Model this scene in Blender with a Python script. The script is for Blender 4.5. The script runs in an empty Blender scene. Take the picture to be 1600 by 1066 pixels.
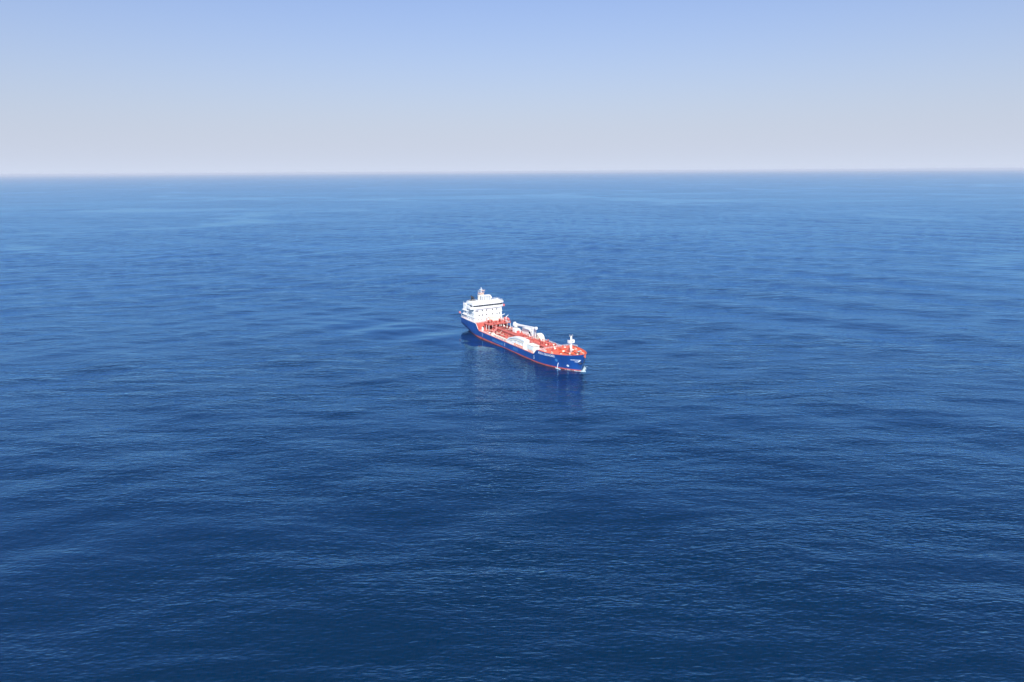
import bpy, bmesh, math, random
import numpy as np
from mathutils import Vector, Matrix

SC = bpy.context.scene
COL = SC.collection
R = math.radians
random.seed(7)

# ------------------------------------------------------------------ camera
CAM_H = 107.58
cam_d = bpy.data.cameras.new('camera')
cam_d.sensor_width = 36.0
cam_d.lens = 24.0
cam_d.clip_start = 1.0
cam_d.clip_end = 400000.0
cam = bpy.data.objects.new('camera', cam_d)
COL.objects.link(cam)
PITCH = math.atan(265.0 / 1067.0)
rot = Matrix.Rotation(math.pi / 2 - PITCH, 4, 'X') @ Matrix.Rotation(R(-0.36), 4, 'Z')
cam.matrix_world = Matrix.Translation((0, 0, CAM_H)) @ rot
SC.camera = cam

# ------------------------------------------------------------------ sky, sun, exposure
SUN_EL, SUN_AZ = R(43), math.atan2(-0.02, -1.0)          # azimuth measured from +Y towards +X
world = bpy.data.worlds.new('World')
SC.world = world
world.use_nodes = True
wt = world.node_tree
wt.nodes.clear()
sky = wt.nodes.new('ShaderNodeTexSky')
sky.sky_type = 'NISHITA'
sky.sun_disc = False
sky.sun_elevation = SUN_EL
sky.sun_rotation = SUN_AZ % (2 * math.pi)
sky.altitude = 0
sky.air_density = 1.5
sky.dust_density = 2.0
sky.ozone_density = 9.0
bg = wt.nodes.new('ShaderNodeBackground')
bg.inputs['Strength'].default_value = 0.092
wo = wt.nodes.new('ShaderNodeOutputWorld')
# clear-air colour balance, then a pale marine haze layer that thickens towards the horizon, alike all round
tint = wt.nodes.new('ShaderNodeMix'); tint.data_type = 'RGBA'; tint.blend_type = 'MULTIPLY'; tint.inputs[0].default_value = 1.0
tint.inputs[7].default_value = (0.86, 0.82, 1.03, 1)
wt.links.new(sky.outputs[0], tint.inputs[6])
wtc = wt.nodes.new('ShaderNodeTexCoord'); wsx = wt.nodes.new('ShaderNodeSeparateXYZ')
wt.links.new(wtc.outputs['Generated'], wsx.inputs[0])
def wmath(op, a, b):
    n = wt.nodes.new('ShaderNodeMath'); n.operation = op
    for k, v in enumerate((a, b)):
        if isinstance(v, (int, float)): n.inputs[k].default_value = v
        else: wt.links.new(v, n.inputs[k])
    return n.outputs[0]
el = wmath('MAXIMUM', wsx.outputs[2], 0.0)
fac = wmath('MULTIPLY', wmath('POWER', 2.71828, wmath('MULTIPLY', el, -6.4)), 0.95)
hz = wt.nodes.new('ShaderNodeMix'); hz.data_type = 'RGBA'
wt.links.new(fac, hz.inputs[0]); wt.links.new(tint.outputs[2], hz.inputs[6])
hz.inputs[7].default_value = (4.75, 5.25, 6.4, 1)
wt.links.new(hz.outputs[2], bg.inputs['Color'])
wt.links.new(bg.outputs[0], wo.inputs['Surface'])

sun_d = bpy.data.lights.new('sun', 'SUN')
sun_d.energy = 4.6
sun_d.angle = R(0.5)
sun_d.color = (1.0, 0.965, 0.91)
sun = bpy.data.objects.new('sun', sun_d)
COL.objects.link(sun)
sdir = Vector((math.sin(SUN_AZ) * math.cos(SUN_EL), math.cos(SUN_AZ) * math.cos(SUN_EL), math.sin(SUN_EL)))
sun.rotation_euler = sdir.to_track_quat('Z', 'Y').to_euler()
sun.location = (0, -50, 250)

vs = SC.view_settings
vs.view_transform = 'Standard'
vs.look = 'None'
vs.exposure = 0.64
vs.gamma = 1.0
vs.use_curve_mapping = False

# ------------------------------------------------------------------ materials
def newmat(name):
    m = bpy.data.materials.new(name)
    m.use_nodes = True
    nt = m.node_tree
    return m, nt, nt.nodes['Principled BSDF']

def paint(name, col, rough=0.45, wear=0.18, scale=0.5, metal=0.0, rust=None):
    """painted steel: colour drifts in soft patches, with streaky wear"""
    m, nt, b = newmat(name)
    N, L = nt.nodes, nt.links
    tc = N.new('ShaderNodeTexCoord')
    mp = N.new('ShaderNodeMapping'); mp.inputs['Scale'].default_value = (scale, scale, scale * 0.35)
    L.new(tc.outputs['Object'], mp.inputs['Vector'])
    n1 = N.new('ShaderNodeTexNoise'); n1.inputs['Scale'].default_value = 1.0; n1.inputs['Detail'].default_value = 5
    L.new(mp.outputs[0], n1.inputs['Vector'])
    rmp = N.new('ShaderNodeMapRange')
    rmp.inputs['From Min'].default_value = 0.3; rmp.inputs['From Max'].default_value = 0.7
    rmp.inputs['To Min'].default_value = 1.0 - wear; rmp.inputs['To Max'].default_value = 1.0 + wear * 0.5
    L.new(n1.outputs['Fac'], rmp.inputs['Value'])
    mul = N.new('ShaderNodeVectorMath'); mul.operation = 'SCALE'
    mul.inputs[0].default_value = col
    L.new(rmp.outputs[0], mul.inputs['Scale'])
    out = mul.outputs[0]
    if rust:
        n2 = N.new('ShaderNodeTexNoise'); n2.inputs['Scale'].default_value = 2.3; n2.inputs['Detail'].default_value = 6
        L.new(mp.outputs[0], n2.inputs['Vector'])
        r2 = N.new('ShaderNodeMapRange')
        r2.inputs['From Min'].default_value = 0.60; r2.inputs['From Max'].default_value = 0.74
        r2.inputs['To Max'].default_value = 0.55
        L.new(n2.outputs['Fac'], r2.inputs['Value'])
        mx = N.new('ShaderNodeMix'); mx.data_type = 'RGBA'
        L.new(r2.outputs[0], mx.inputs[0]); L.new(out, mx.inputs[6]); mx.inputs[7].default_value = (*rust, 1)
        out = mx.outputs[2]
    L.new(out, b.inputs['Base Color'])
    b.inputs['Roughness'].default_value = rough
    b.inputs['Metallic'].default_value = metal
    return m

M = {
    'blue': paint('hull_blue_paint', (0.003, 0.052, 0.225), 0.42, 0.25, 0.16, rust=(0.03, 0.07, 0.17)),
    'boot': paint('boot_red_paint', (0.40, 0.07, 0.055), 0.55, 0.35, 0.3),
    'deck': paint('deck_red_paint', (0.56, 0.15, 0.11), 0.6, 0.28, 0.35, rust=(0.36, 0.12, 0.08)),
    'redsteel': paint('red_steel_paint', (0.53, 0.12, 0.092), 0.5, 0.28, 0.6),
    'foredeck': paint('foredeck_orange_red_paint', (0.64, 0.12, 0.055), 0.55, 0.28, 0.4, rust=(0.40, 0.12, 0.07)),
    'white': paint('white_paint', (0.70, 0.70, 0.68), 0.4, 0.12, 0.3, rust=(0.52, 0.44, 0.36)),
    'cream': paint('cream_paint', (0.74, 0.69, 0.56), 0.5, 0.1, 0.4),
    'pale': paint('pale_green_white_paint', (0.62, 0.68, 0.63), 0.5, 0.1, 0.4),
    'orange': paint('orange_paint', (0.75, 0.20, 0.06), 0.45, 0.12, 0.6),
    'pink': paint('faded_red_grp', (0.60, 0.13, 0.12), 0.35, 0.08, 0.6),
    'black': paint('black_paint', (0.02, 0.02, 0.022), 0.5, 0.2, 0.5),
    'grey': paint('grey_paint', (0.30, 0.31, 0.32), 0.5, 0.15, 0.5),
    'letter': paint('white_lettering', (0.85, 0.87, 0.90), 0.4, 0.05, 0.5),
    'lightblue': paint('light_blue_lettering', (0.06, 0.25, 0.50), 0.4, 0.1, 0.5),
    'mastbrown': paint('mast_buff_paint', (0.55, 0.38, 0.30), 0.5, 0.1, 0.5),
}
gm, gnt, gb = newmat('dark_window_glass')
gb.inputs['Base Color'].default_value = (0.015, 0.02, 0.025, 1)
gb.inputs['Roughness'].default_value = 0.08
M['glass'] = gm

# ------------------------------------------------------------------ tags
def tag(o, label=None, cat=None, group=None, kind=None):
    if label: o['label'] = label
    if cat: o['category'] = cat
    if group: o['group'] = group
    if kind: o['kind'] = kind
    return o

# ------------------------------------------------------------------ sea
def sea_axis(lo, hi, core, far, g=1.045):
    a = [0.0]
    st = core
    while a[-1] < hi:
        a.append(a[-1] + st); st = core if a[-1] < far else st * g
    b = [0.0]
    st = core
    while b[-1] < -lo:
        b.append(b[-1] + st); st = core if b[-1] < far else st * g
    return np.array(sorted([-v for v in b[1:]] + a))

def wave_height(X, Y):
    rng = np.random.default_rng(11)
    Z = np.zeros_like(X)
    G = np.zeros_like(X)
    # slow groupiness so that crests come and go
    def add(lam, ang, slope):
        k = 2 * np.pi / lam
        amp = slope / k
        ph = rng.uniform(0, 2 * np.pi)
        return amp * np.sin(k * (X * np.cos(ang) + Y * np.sin(ang)) + ph)
    for i in range(14):                                    # long swell, crossing the view
        Z += add(rng.uniform(38, 95), R(50 + rng.normal(0, 5.5)), 0.0085)
    for i in range(18):                                    # second, shorter swell from the other side
        Z += add(rng.uniform(22, 60), R(131 + rng.normal(0, 7)), 0.0078)
    for i in range(34):                                    # wind sea
        Z += add(rng.uniform(7, 24), R(88 + rng.normal(0, 28)), 0.0065)
    D = np.hypot(X, Y)
    fade = np.clip(1.0 - (D - 1500.0) / 2500.0, 0, 1)
    return Z * fade

sx = sea_axis(-90000, 90000, 2.0, 620)
sy = sea_axis(-90000, 90000, 2.0, 560)
sy = sy + 440.0                                            # finest around the ship and in front of it
XX, YY = np.meshgrid(sx, sy)
ZZ = wave_height(XX, YY)
nx, ny = len(sx), len(sy)
co = np.stack([XX, YY, ZZ], -1).reshape(-1, 3).astype(np.float32)
ii = np.arange(nx * ny).reshape(ny, nx)
quads = np.stack([ii[:-1, :-1], ii[:-1, 1:], ii[1:, 1:], ii[1:, :-1]], -1).reshape(-1, 4)
sea_me = bpy.data.meshes.new('sea')
sea_me.vertices.add(len(co)); sea_me.vertices.foreach_set('co', co.ravel())
sea_me.loops.add(quads.size); sea_me.loops.foreach_set('vertex_index', quads.ravel().astype(np.int32))
sea_me.polygons.add(len(quads))
sea_me.polygons.foreach_set('loop_start', (np.arange(len(quads)) * 4).astype(np.int32))
sea_me.polygons.foreach_set('use_smooth', np.ones(len(quads), dtype=bool))
sea_me.update(calc_edges=True)
sea = bpy.data.objects.new('sea', sea_me)
COL.objects.link(sea)
tag(sea, 'deep blue open sea with fine ripples and low swell', 'sea', kind='structure')

def sea_material():
    m, nt, b = newmat('sea_water')
    N, L = nt.nodes, nt.links
    # ---- ripple height as a node group, sampled three times for a true slope
    g = bpy.data.node_groups.new('ripple_height', 'ShaderNodeTree')
    g.interface.new_socket('Vector', in_out='INPUT', socket_type='NodeSocketVector')
    g.interface.new_socket('Height', in_out='OUTPUT', socket_type='NodeSocketFloat')
    gi = g.nodes.new('NodeGroupInput'); go = g.nodes.new('NodeGroupOutput')
    def layer(rotz, sc, detail, rough, amp, dist=0.0):
        mp = g.nodes.new('ShaderNodeMapping'); mp.vector_type = 'POINT'
        mp.inputs['Rotation'].default_value = (0, 0, R(rotz)); mp.inputs['Scale'].default_value = (sc[0], sc[1], 1)
        g.links.new(gi.outputs[0], mp.inputs['Vector'])
        n = g.nodes.new('ShaderNodeTexNoise'); n.noise_dimensions = '2D'
        n.inputs['Scale'].default_value = 1; n.inputs['Detail'].default_value = detail
        n.inputs['Roughness'].default_value = rough; n.inputs['Distortion'].default_value = dist
        g.links.new(mp.outputs[0], n.inputs['Vector'])
        mu = g.nodes.new('ShaderNodeMath'); mu.operation = 'MULTIPLY'; mu.inputs[1].default_value = amp
        g.links.new(n.outputs['Fac'], mu.inputs[0])
        return mu.outputs[0]
    outs = [layer(6, (0.085, 0.24), 1.0, 0.5, RIP[0]),         # 6-8 m wavelets, crests across the view
            layer(12, (0.42, 1.15), 1.0, 0.5, RIP[1], 0.3),    # the 2 m ripples that give the water its grain
            layer(-20, (0.48, 1.40), 1.0, 0.5, RIP[2], 0.3),
            layer(4, (0.20, 0.55), 1.0, 0.5, RIP[3]),
            layer(7, (0.020, 0.075), 1.5, 0.5, RIP[4], 0.2),   # wind sea, 10-25 m
            layer(-9, (0.007, 0.026), 1.0, 0.5, RIP[5], 0.2)]
    acc = outs[0]
    for o in outs[1:]:
        ad = g.nodes.new('ShaderNodeMath'); ad.operation = 'ADD'
        g.links.new(acc, ad.inputs[0]); g.links.new(o, ad.inputs[1]); acc = ad.outputs[0]
    g.links.new(acc, go.inputs[0])

    geo = N.new('ShaderNodeNewGeometry')
    DEL = 0.10
    hs = []
    for off in ((0, 0, 0), (DEL, 0, 0), (0, DEL, 0)):
        ad = N.new('ShaderNodeVectorMath'); ad.operation = 'ADD'; ad.inputs[1].default_value = off
        L.new(geo.outputs['Position'], ad.inputs[0])
        gn = N.new('ShaderNodeGroup'); gn.node_tree = g
        L.new(ad.outputs[0], gn.inputs[0]); hs.append(gn.outputs[0])
    # ---- wind patches: where the breeze touches the water the ripples are steeper
    def patch(rotz, sc, lo, hi, tmin, tmax, detail=4.0):
        mp = N.new('ShaderNodeMapping'); mp.inputs['Rotation'].default_value = (0, 0, R(rotz))
        mp.inputs['Scale'].default_value = (sc[0], sc[1], 1)
        L.new(geo.outputs['Position'], mp.inputs['Vector'])
        n = N.new('ShaderNodeTexNoise'); n.noise_dimensions = '2D'; n.inputs['Scale'].default_value = 1
        n.inputs['Detail'].default_value = detail; n.inputs['Roughness'].default_value = 0.55; n.inputs['Distortion'].default_value = 0.4
        L.new(mp.outputs[0], n.inputs['Vector'])
        r = N.new('ShaderNodeMapRange'); r.interpolation_type = 'SMOOTHSTEP'
        r.inputs['From Min'].default_value = lo; r.inputs['From Max'].default_value = hi
        r.inputs['To Min'].default_value = tmin; r.inputs['To Max'].default_value = tmax
        L.new(n.outputs['Fac'], r.inputs['Value'])
        return r.outputs[0]
    p1 = patch(14, (0.004, 0.022), 0.34, 0.62, 0.72, 1.18)
    p2 = patch(-38, (0.0012, 0.0065), 0.36, 0.60, 0.82, 1.12, 3.0)
    pm = N.new('ShaderNodeMath'); pm.operation = 'MULTIPLY'; L.new(p1, pm.inputs[0]); L.new(p2, pm.inputs[1])
    # slicks: thin wandering lines of smoothed water
    mp = N.new('ShaderNodeMapping'); mp.inputs['Rotation'].default_value = (0, 0, R(-12)); mp.inputs['Scale'].default_value = (0.0006, 0.0014, 1)
    L.new(geo.outputs['Position'], mp.inputs['Vector'])
    sn = N.new('ShaderNodeTexNoise'); sn.noise_dimensions = '2D'; sn.inputs['Scale'].default_value = 1; sn.inputs['Detail'].default_value = 3; sn.inputs['Roughness'].default_value = 0.45
    L.new(mp.outputs[0], sn.inputs['Vector'])
    d1 = N.new('ShaderNodeMath'); d1.operation = 'SUBTRACT'; d1.inputs[1].default_value = 0.5; L.new(sn.outputs['Fac'], d1.inputs[0])
    d2 = N.new('ShaderNodeMath'); d2.operation = 'ABSOLUTE'; L.new(d1.outputs[0], d2.inputs[0])
    d3 = N.new('ShaderNodeMapRange'); d3.interpolation_type = 'SMOOTHSTEP'
    d3.inputs['From Min'].default_value = 0.006; d3.inputs['From Max'].default_value = 0.030; d3.inputs['To Min'].default_value = 0.12; d3.inputs['To Max'].default_value = 1.0
    L.new(d2.outputs[0], d3.inputs['Value'])
    pk = patch(30, (0.0009, 0.0016), 0.50, 0.62, 0.0, 1.0, 2.0)            # only here and there
    d4 = N.new('ShaderNodeMath'); d4.operation = 'MAXIMUM'; L.new(d3.outputs[0], d4.inputs[0]); L.new(pk, d4.inputs[1])
    pm2 = N.new('ShaderNodeMath'); pm2.operation = 'MULTIPLY'; L.new(pm.outputs[0], pm2.inputs[0]); L.new(d4.outputs[0], pm2.inputs[1])
    pm = pm2
    # two long slicks beyond the ship, each a strip either side of a curve y = a + b x + c x^2 on the water
    spx = N.new('ShaderNodeSeparateXYZ'); L.new(geo.outputs['Position'], spx.inputs[0])
    def mth(op, a_, b_, c_=None):
        n = N.new('ShaderNodeMath'); n.operation = op
        for k, v in enumerate((a_, b_) if c_ is None else (a_, b_, c_)):
            if isinstance(v, (int, float)): n.inputs[k].default_value = v
            else: L.new(v, n.inputs[k])
        return n.outputs[0]
    wob = patch(20, (0.012, 0.012), 0.2, 0.8, -1.0, 1.0, 3.0)
    for a_, b_, c_, x0, x1, w_ in ((1097, 0.09, -0.00174, -380, 20, 17), (5502, -0.778, -0.00013, -4700, -3300, 70)):
        X_, Y_ = spx.outputs[0], spx.outputs[1]
        cur = mth('MULTIPLY_ADD', mth('MULTIPLY_ADD', X_, c_, b_), X_, a_)
        dist = mth('ABSOLUTE', mth('MULTIPLY_ADD', wob, w_ * 1.3, mth('SUBTRACT', Y_, cur)), 0.0)
        across = N.new('ShaderNodeMapRange'); across.interpolation_type = 'SMOOTHSTEP'
        across.inputs['From Min'].default_value = w_ * 0.3; across.inputs['From Max'].default_value = w_ * 1.4
        L.new(dist, across.inputs['Value'])
        along = N.new('ShaderNodeMapRange'); along.interpolation_type = 'SMOOTHSTEP'
        along.inputs['From Min'].default_value = 0.55; along.inputs['From Max'].default_value = 1.0
        L.new(mth('ABSOLUTE', mth('MULTIPLY', mth('SUBTRACT', X_, (x0 + x1) / 2), 2.0 / (x1 - x0)), 0.0), along.inputs['Value'])
        keep = mth('MULTIPLY_ADD', mth('MAXIMUM', across.outputs[0], along.outputs[0]), 0.85, 0.15)
        nx_ = N.new('ShaderNodeMath'); nx_.operation = 'MULTIPLY'; L.new(pm.outputs[0], nx_.inputs[0]); L.new(keep, nx_.inputs[1]); pm = nx_
    slopes = []
    for k in (1, 2):
        sb = N.new('ShaderNodeMath'); sb.operation = 'SUBTRACT'; L.new(hs[0], sb.inputs[0]); L.new(hs[k], sb.inputs[1])
        dv = N.new('ShaderNodeMath'); dv.operation = 'MULTIPLY'; dv.inputs[1].default_value = 1.0 / DEL
        L.new(sb.outputs[0], dv.inputs[0])
        m2 = N.new('ShaderNodeMath'); m2.operation = 'MULTIPLY'; L.new(dv.outputs[0], m2.inputs[0]); L.new(pm.outputs[0], m2.inputs[1])
        slopes.append(m2.outputs[0])
    cb = N.new('ShaderNodeCombineXYZ'); L.new(slopes[0], cb.inputs[0]); L.new(slopes[1], cb.inputs[1])
    av = N.new('ShaderNodeVectorMath'); av.operation = 'ADD'
    L.new(geo.outputs['Normal'], av.inputs[0]); L.new(cb.outputs[0], av.inputs[1])
    nm = N.new('ShaderNodeVectorMath'); nm.operation = 'NORMALIZE'; L.new(av.outputs[0], nm.inputs[0])
    # clear deep water: blue light scattered back from below, and a bluish mirror on top that grows with the angle
    N.remove(b)
    out = N['Material Output']
    dif = N.new('ShaderNodeBsdfDiffuse'); dif.inputs['Color'].default_value = (*SEA_COL, 1)
    glo = N.new('ShaderNodeBsdfGlossy'); glo.inputs['Color'].default_value = (*SEA_TINT, 1); glo.inputs['Roughness'].default_value = 0.05
    fre = N.new('ShaderNodeFresnel'); fre.inputs['IOR'].default_value = SEA_IOR
    mix = N.new('ShaderNodeMixShader')
    for n_ in (glo, fre): L.new(nm.outputs[0], n_.inputs['Normal'])
    
    # tuned curve, not Fresnel alone: reflection is strengthened to brighten the middle-distance sea
    f1 = N.new('ShaderNodeMath'); f1.operation = 'MULTIPLY'; f1.inputs[1].default_value = 2.6; L.new(fre.outputs[0], f1.inputs[0])
    f2 = N.new('ShaderNodeMath'); f2.operation = 'MULTIPLY_ADD'; f2.inputs[1].default_value = 1.7; f2.inputs[2].default_value = 1.0; L.new(fre.outputs[0], f2.inputs[0])
    f3 = N.new('ShaderNodeMath'); f3.operation = 'DIVIDE'; L.new(f1.outputs[0], f3.inputs[0]); L.new(f2.outputs[0], f3.inputs[1])
    L.new(f3.outputs[0], mix.inputs[0]); L.new(dif.outputs[0], mix.inputs[1]); L.new(glo.outputs[0], mix.inputs[2])
    L.new(mix.outputs[0], out.inputs['Surface'])
    return m

RIP = (0.25, 0.135, 0.095, 0.15, 0.75, 0.5)
SEA_IOR = 1.38
SEA_COL = (0.0, 0.0122, 0.0315)
SEA_TINT = (0.33, 0.68, 1.0)
sea_me.materials.append(sea_material())

# ------------------------------------------------------------------ haze: one box of pale air round everything
def haze():
    bm = bmesh.new()
    bmesh.ops.create_cube(bm, size=1.0)
    me = bpy.data.meshes.new('haze'); bm.to_mesh(me); bm.free()
    o = bpy.data.objects.new('haze', me); COL.objects.link(o)
    zb, zt = -4.0, 116.0
    o.scale = (184000, 184000, zt - zb)
    o.location = (0, 440, (zb + zt) / 2)
    m = bpy.data.materials.new('haze_air'); m.use_nodes = True
    nt = m.node_tree; nt.nodes.clear()
    out = nt.nodes.new('ShaderNodeOutputMaterial')
    v = nt.nodes.new('ShaderNodeVolumePrincipled')
    v.inputs['Color'].default_value = (0.74, 0.80, 0.88, 1)
    v.inputs['Density'].default_value = HAZE
    v.inputs['Anisotropy'].default_value = 0.0
    nt.links.new(v.outputs[0], out.inputs['Volume'])
    me.materials.append(m)
    tag(o, 'pale blue haze lying over the sea towards the horizon', 'haze', kind='stuff')
HAZE = 4.2e-5
haze()

# ------------------------------------------------------------------ ship frame:  s forward from the stern, t to starboard, z up
SHIP_X, SHIP_Y, HEAD = -26.54, 475.61, R(-60.3)
LOA, BEAM = 135.0, 11.75

class MB:
    """collects shapes given in ship coordinates (s, t, z); build() links them as one mesh object"""
    def __init__(self):
        self.v, self.f, self.m, self.sm = [], [], [], []
        self.mi = 0
    def add(self, vs_, fs_, smooth=False):
        o = len(self.v)
        self.v += [(p[0], -p[1], p[2]) for p in vs_]
        for f in fs_:
            self.f.append([o + i for i in f]); self.m.append(self.mi); self.sm.append(smooth)
        return self
    def box(self, s0, s1, t0, t1, z0, z1):
        vs_ = [(s, t, z) for z in (z0, z1) for t in (t0, t1) for s in (s0, s1)]
        return self.add(vs_, [(0, 1, 3, 2), (4, 6, 7, 5), (0, 4, 5, 1), (2, 3, 7, 6), (0, 2, 6, 4), (1, 5, 7, 3)])
    def tube(self, pts, r, n=8, r1=None):
        pts = [Vector(p) for p in pts]
        vs_, fs_ = [], []
        for i, p in enumerate(pts):
            d = (pts[min(i + 1, len(pts) - 1)] - pts[max(i - 1, 0)]).normalized()
            a = d.cross(Vector((0, 0, 1)))
            if a.length < 1e-3: a = Vector((1, 0, 0))
            a.normalize(); b = d.cross(a)
            rr = r if r1 is None else r + (r1 - r) * i / (len(pts) - 1)
            for k in range(n):
                w = 2 * math.pi * k / n
                vs_.append(p + a * rr * math.cos(w) + b * rr * math.sin(w))
        for i in range(len(pts) - 1):
            for k in range(n):
                fs_.append((i * n + k, i * n + (k + 1) % n, (i + 1) * n + (k + 1) % n, (i + 1) * n + k))
        fs_.append(tuple(range(n))); fs_.append(tuple((len(pts) - 1) * n + k for k in range(n)))
        return self.add(vs_, fs_, n > 6)
    def lathe(self, s, t, prof, n=14):
        """prof: (radius, z) going up"""
        vs_, fs_ = [], []
        for r, z in prof:
            for k in range(n):
                w = 2 * math.pi * k / n
                vs_.append((s + r * math.cos(w), t + r * math.sin(w), z))
        for i in range(len(prof) - 1):
            for k in range(n):
                fs_.append((i * n + k, i * n + (k + 1) % n, (i + 1) * n + (k + 1) % n, (i + 1) * n + k))
        fs_.append(tuple(range(n))); fs_.append(tuple((len(prof) - 1) * n + k for k in range(n)))
        return self.add(vs_, fs_, True)
    def prism_t(self, poly, t0, t1):
        """poly in (s, z) pushed from t0 to t1"""
        n = len(poly)
        vs_ = [(s, t0, z) for s, z in poly] + [(s, t1, z) for s, z in poly]
        fs_ = [tuple(range(n)), tuple(range(n, 2 * n))] + [(i, (i + 1) % n, n + (i + 1) % n, n + i) for i in range(n)]
        return self.add(vs_, fs_)
    def prism_z(self, poly, z0, z1):
        n = len(poly)
        vs_ = [(s, t, z0) for s, t in poly] + [(s, t, z1) for s, t in poly]
        fs_ = [tuple(range(n)), tuple(range(n, 2 * n))] + [(i, (i + 1) % n, n + (i + 1) % n, n + i) for i in range(n)]
        return self.add(vs_, fs_)
    def mesh(self, name, mats, bevel=0.0, fix=True):
        me = bpy.data.meshes.new(name)
        me.from_pydata(self.v, [], self.f)
        for m in (mats if isinstance(mats, (list, tuple)) else [mats]):
            me.materials.append(M[m])
        for p, k, s in zip(me.polygons, self.m, self.sm):
            p.material_index = k; p.use_smooth = s
        if fix:
            bm = bmesh.new(); bm.from_mesh(me)
            bmesh.ops.recalc_face_normals(bm, faces=bm.faces)
            if bevel:
                bmesh.ops.bevel(bm, geom=[e for e in bm.edges if len(e.link_faces) == 2 and e.calc_face_angle(0) > 0.6],
                                offset=bevel, segments=1, affect='EDGES')
            bm.to_mesh(me); bm.free()
        me.update()
        return me
    def build(self, name, mats, parent, bevel=0.0, fix=True):
        o = bpy.data.objects.new(name, self.mesh(name, mats, bevel, fix))
        COL.objects.link(o)
        if parent: o.parent = parent
        return o

def copies(src, offsets, parent=None):
    """further pieces sharing src's mesh, shifted in ship coordinates"""
    for ds, dt, dz in offsets:
        c = src.copy(); COL.objects.link(c)
        c.parent = parent or src.parent
        c.location = (ds, -dt, dz)

def empty(name):
    o = bpy.data.objects.new(name, None); COL.objects.link(o)
    o.empty_display_size = 2
    return o

ship = empty('tanker_ship')
ship.location = (SHIP_X, SHIP_Y, 0)
ship.rotation_euler = (0, 0, HEAD)
tag(ship, 'blue hulled tanker with red deck and white bridge house sailing the open sea', 'ship')

# ---- hull form
def lerp_poly(x, pts):
    xs, ys = zip(*pts)
    return float(np.interp(x, xs, ys))
def ztop(s):
    return lerp_poly(s, [(0, 8.75), (24.6, 8.7), (25.6, 8.3), (28.4, 5.4), (30, 4.55), (98.5, 4.55), (99.6, 4.9), (102.2, 7.4), (103.5, 7.9), (112, 8.15), (120, 8.55), (127, 9.2), (132, 10.0), (135, 10.8)])
def stem(z):
    return 130.2 + 4.8 * (max(z, 0) / 11.8) ** 1.25
def counter(z):
    return 7.0 * max(0.0, 1 - max(z, -2.0) / 3.6)
def half(s, z):
    zz = min(max(z / 9.0, 0), 1)
    e = stem(z); le = 34 - 7 * zz
    u = min(max((e - s) / le, 0), 1)
    f = (1 - (1 - u) ** 2.15) ** (0.92 - 0.04 * zz)
    a0 = counter(z); la = 24 - 8 * zz
    w = min(max((s - a0) / la, 0), 1)
    end = 0.66 + 0.25 * min(max(z / 5.0, 0), 1)
    a = 1 - (1 - end) * (1 - w) ** 2
    return BEAM * f * a
def s_at(sd, z):
    if sd > 108: return 108 + (sd - 108) * (stem(z) - 108) / (LOA - 108)
    if sd < 14: return 14 - (14 - sd) * (14 - counter(z)) / 14
    return sd
STN = sorted(set([round(v, 3) for v in list(np.linspace(0, 24, 17)) + [24.6, 25.0, 25.6, 26.5, 27.5, 28.4, 29.2, 30] + list(np.linspace(34, 96, 16))
                  + [98.5, 99.6, 100.6, 101.5, 102.2, 102.9, 103.5] + list(np.linspace(106, 126, 13)) + [128, 129.5, 131, 132, 133, 133.8, 134.4, 134.8, 135]]))
def hull_sheet(mb, zlo, zhi, rows):
    for side in (1, -1):
        vs_, fs_ = [], []
        for sd in STN:
            zt = min(ztop(sd), zhi) if zhi else ztop(sd)
            for j in range(rows + 1):
                z = zlo + (zt - zlo) * j / rows
                s = s_at(sd, z)
                vs_.append((s, side * half(s, z), z))
        n = rows + 1
        for i in range(len(STN) - 1):
            for j in range(rows):
                q = (i * n + j, (i + 1) * n + j, (i + 1) * n + j + 1, i * n + j + 1)
                fs_.append(q if side == 1 else q[::-1])
        mb.add(vs_, fs_, True)
    # transom
    vs_, fs_ = [], []
    for j in range(rows + 1):
        zt = min(ztop(0), zhi) if zhi else ztop(0)
        z = zlo + (zt - zlo) * j / rows
        s = s_at(0, z)
        for side in (1, -1): vs_.append((s, side * half(s, z), z))
    for j in range(rows): fs_.append((2 * j, 2 * j + 2, 2 * j + 3, 2 * j + 1))
    mb.add(vs_, fs_, False)

BOOT = 0.8
mb = MB(); hull_sheet(mb, BOOT, None, 12)
hull = mb.build('hull', 'blue', ship, fix=False)
mb = MB(); hull_sheet(mb, -2.0, BOOT, 5)
boot = mb.build('boot_stripe', 'boot', hull, fix=False)
tag(boot, 'red stripe along the waterline')

# ---- decks
def deck_sheet(name, s0, s1, zf, mat, inset=0.22, parent=ship, n=24):
    mb = MB(); vs_, fs_ = [], []
    for i in range(n + 1):
        s = s0 + (s1 - s0) * i / n
        z = zf(s); h = max(half(s, z) - inset, 0.02)
        for t in (h, h * 0.5, 0, -h * 0.5, -h): vs_.append((s, t, z + 0.18 * (1 - (t / BEAM) ** 2)))
    for i in range(n):
        for k in range(4): fs_.append((i * 5 + k, i * 5 + k + 1, (i + 1) * 5 + k + 1, (i + 1) * 5 + k))
    mb.add(vs_, fs_, False)
    return mb.build(name, mat, parent, fix=False)
main_deck = deck_sheet('main_deck', 22, 104, lambda s: 4.1, 'deck', n=40)
poop_deck = deck_sheet('poop_deck', 0.05, 25.2, lambda s: 8.45, 'deck')
def zfc(s): return lerp_poly(s, [(102, 7.3), (112, 7.35), (135, 8.6)])
fore_deck = deck_sheet('forecastle_deck', 102.8, 134.4, zfc, 'foredeck', n=30)

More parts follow.
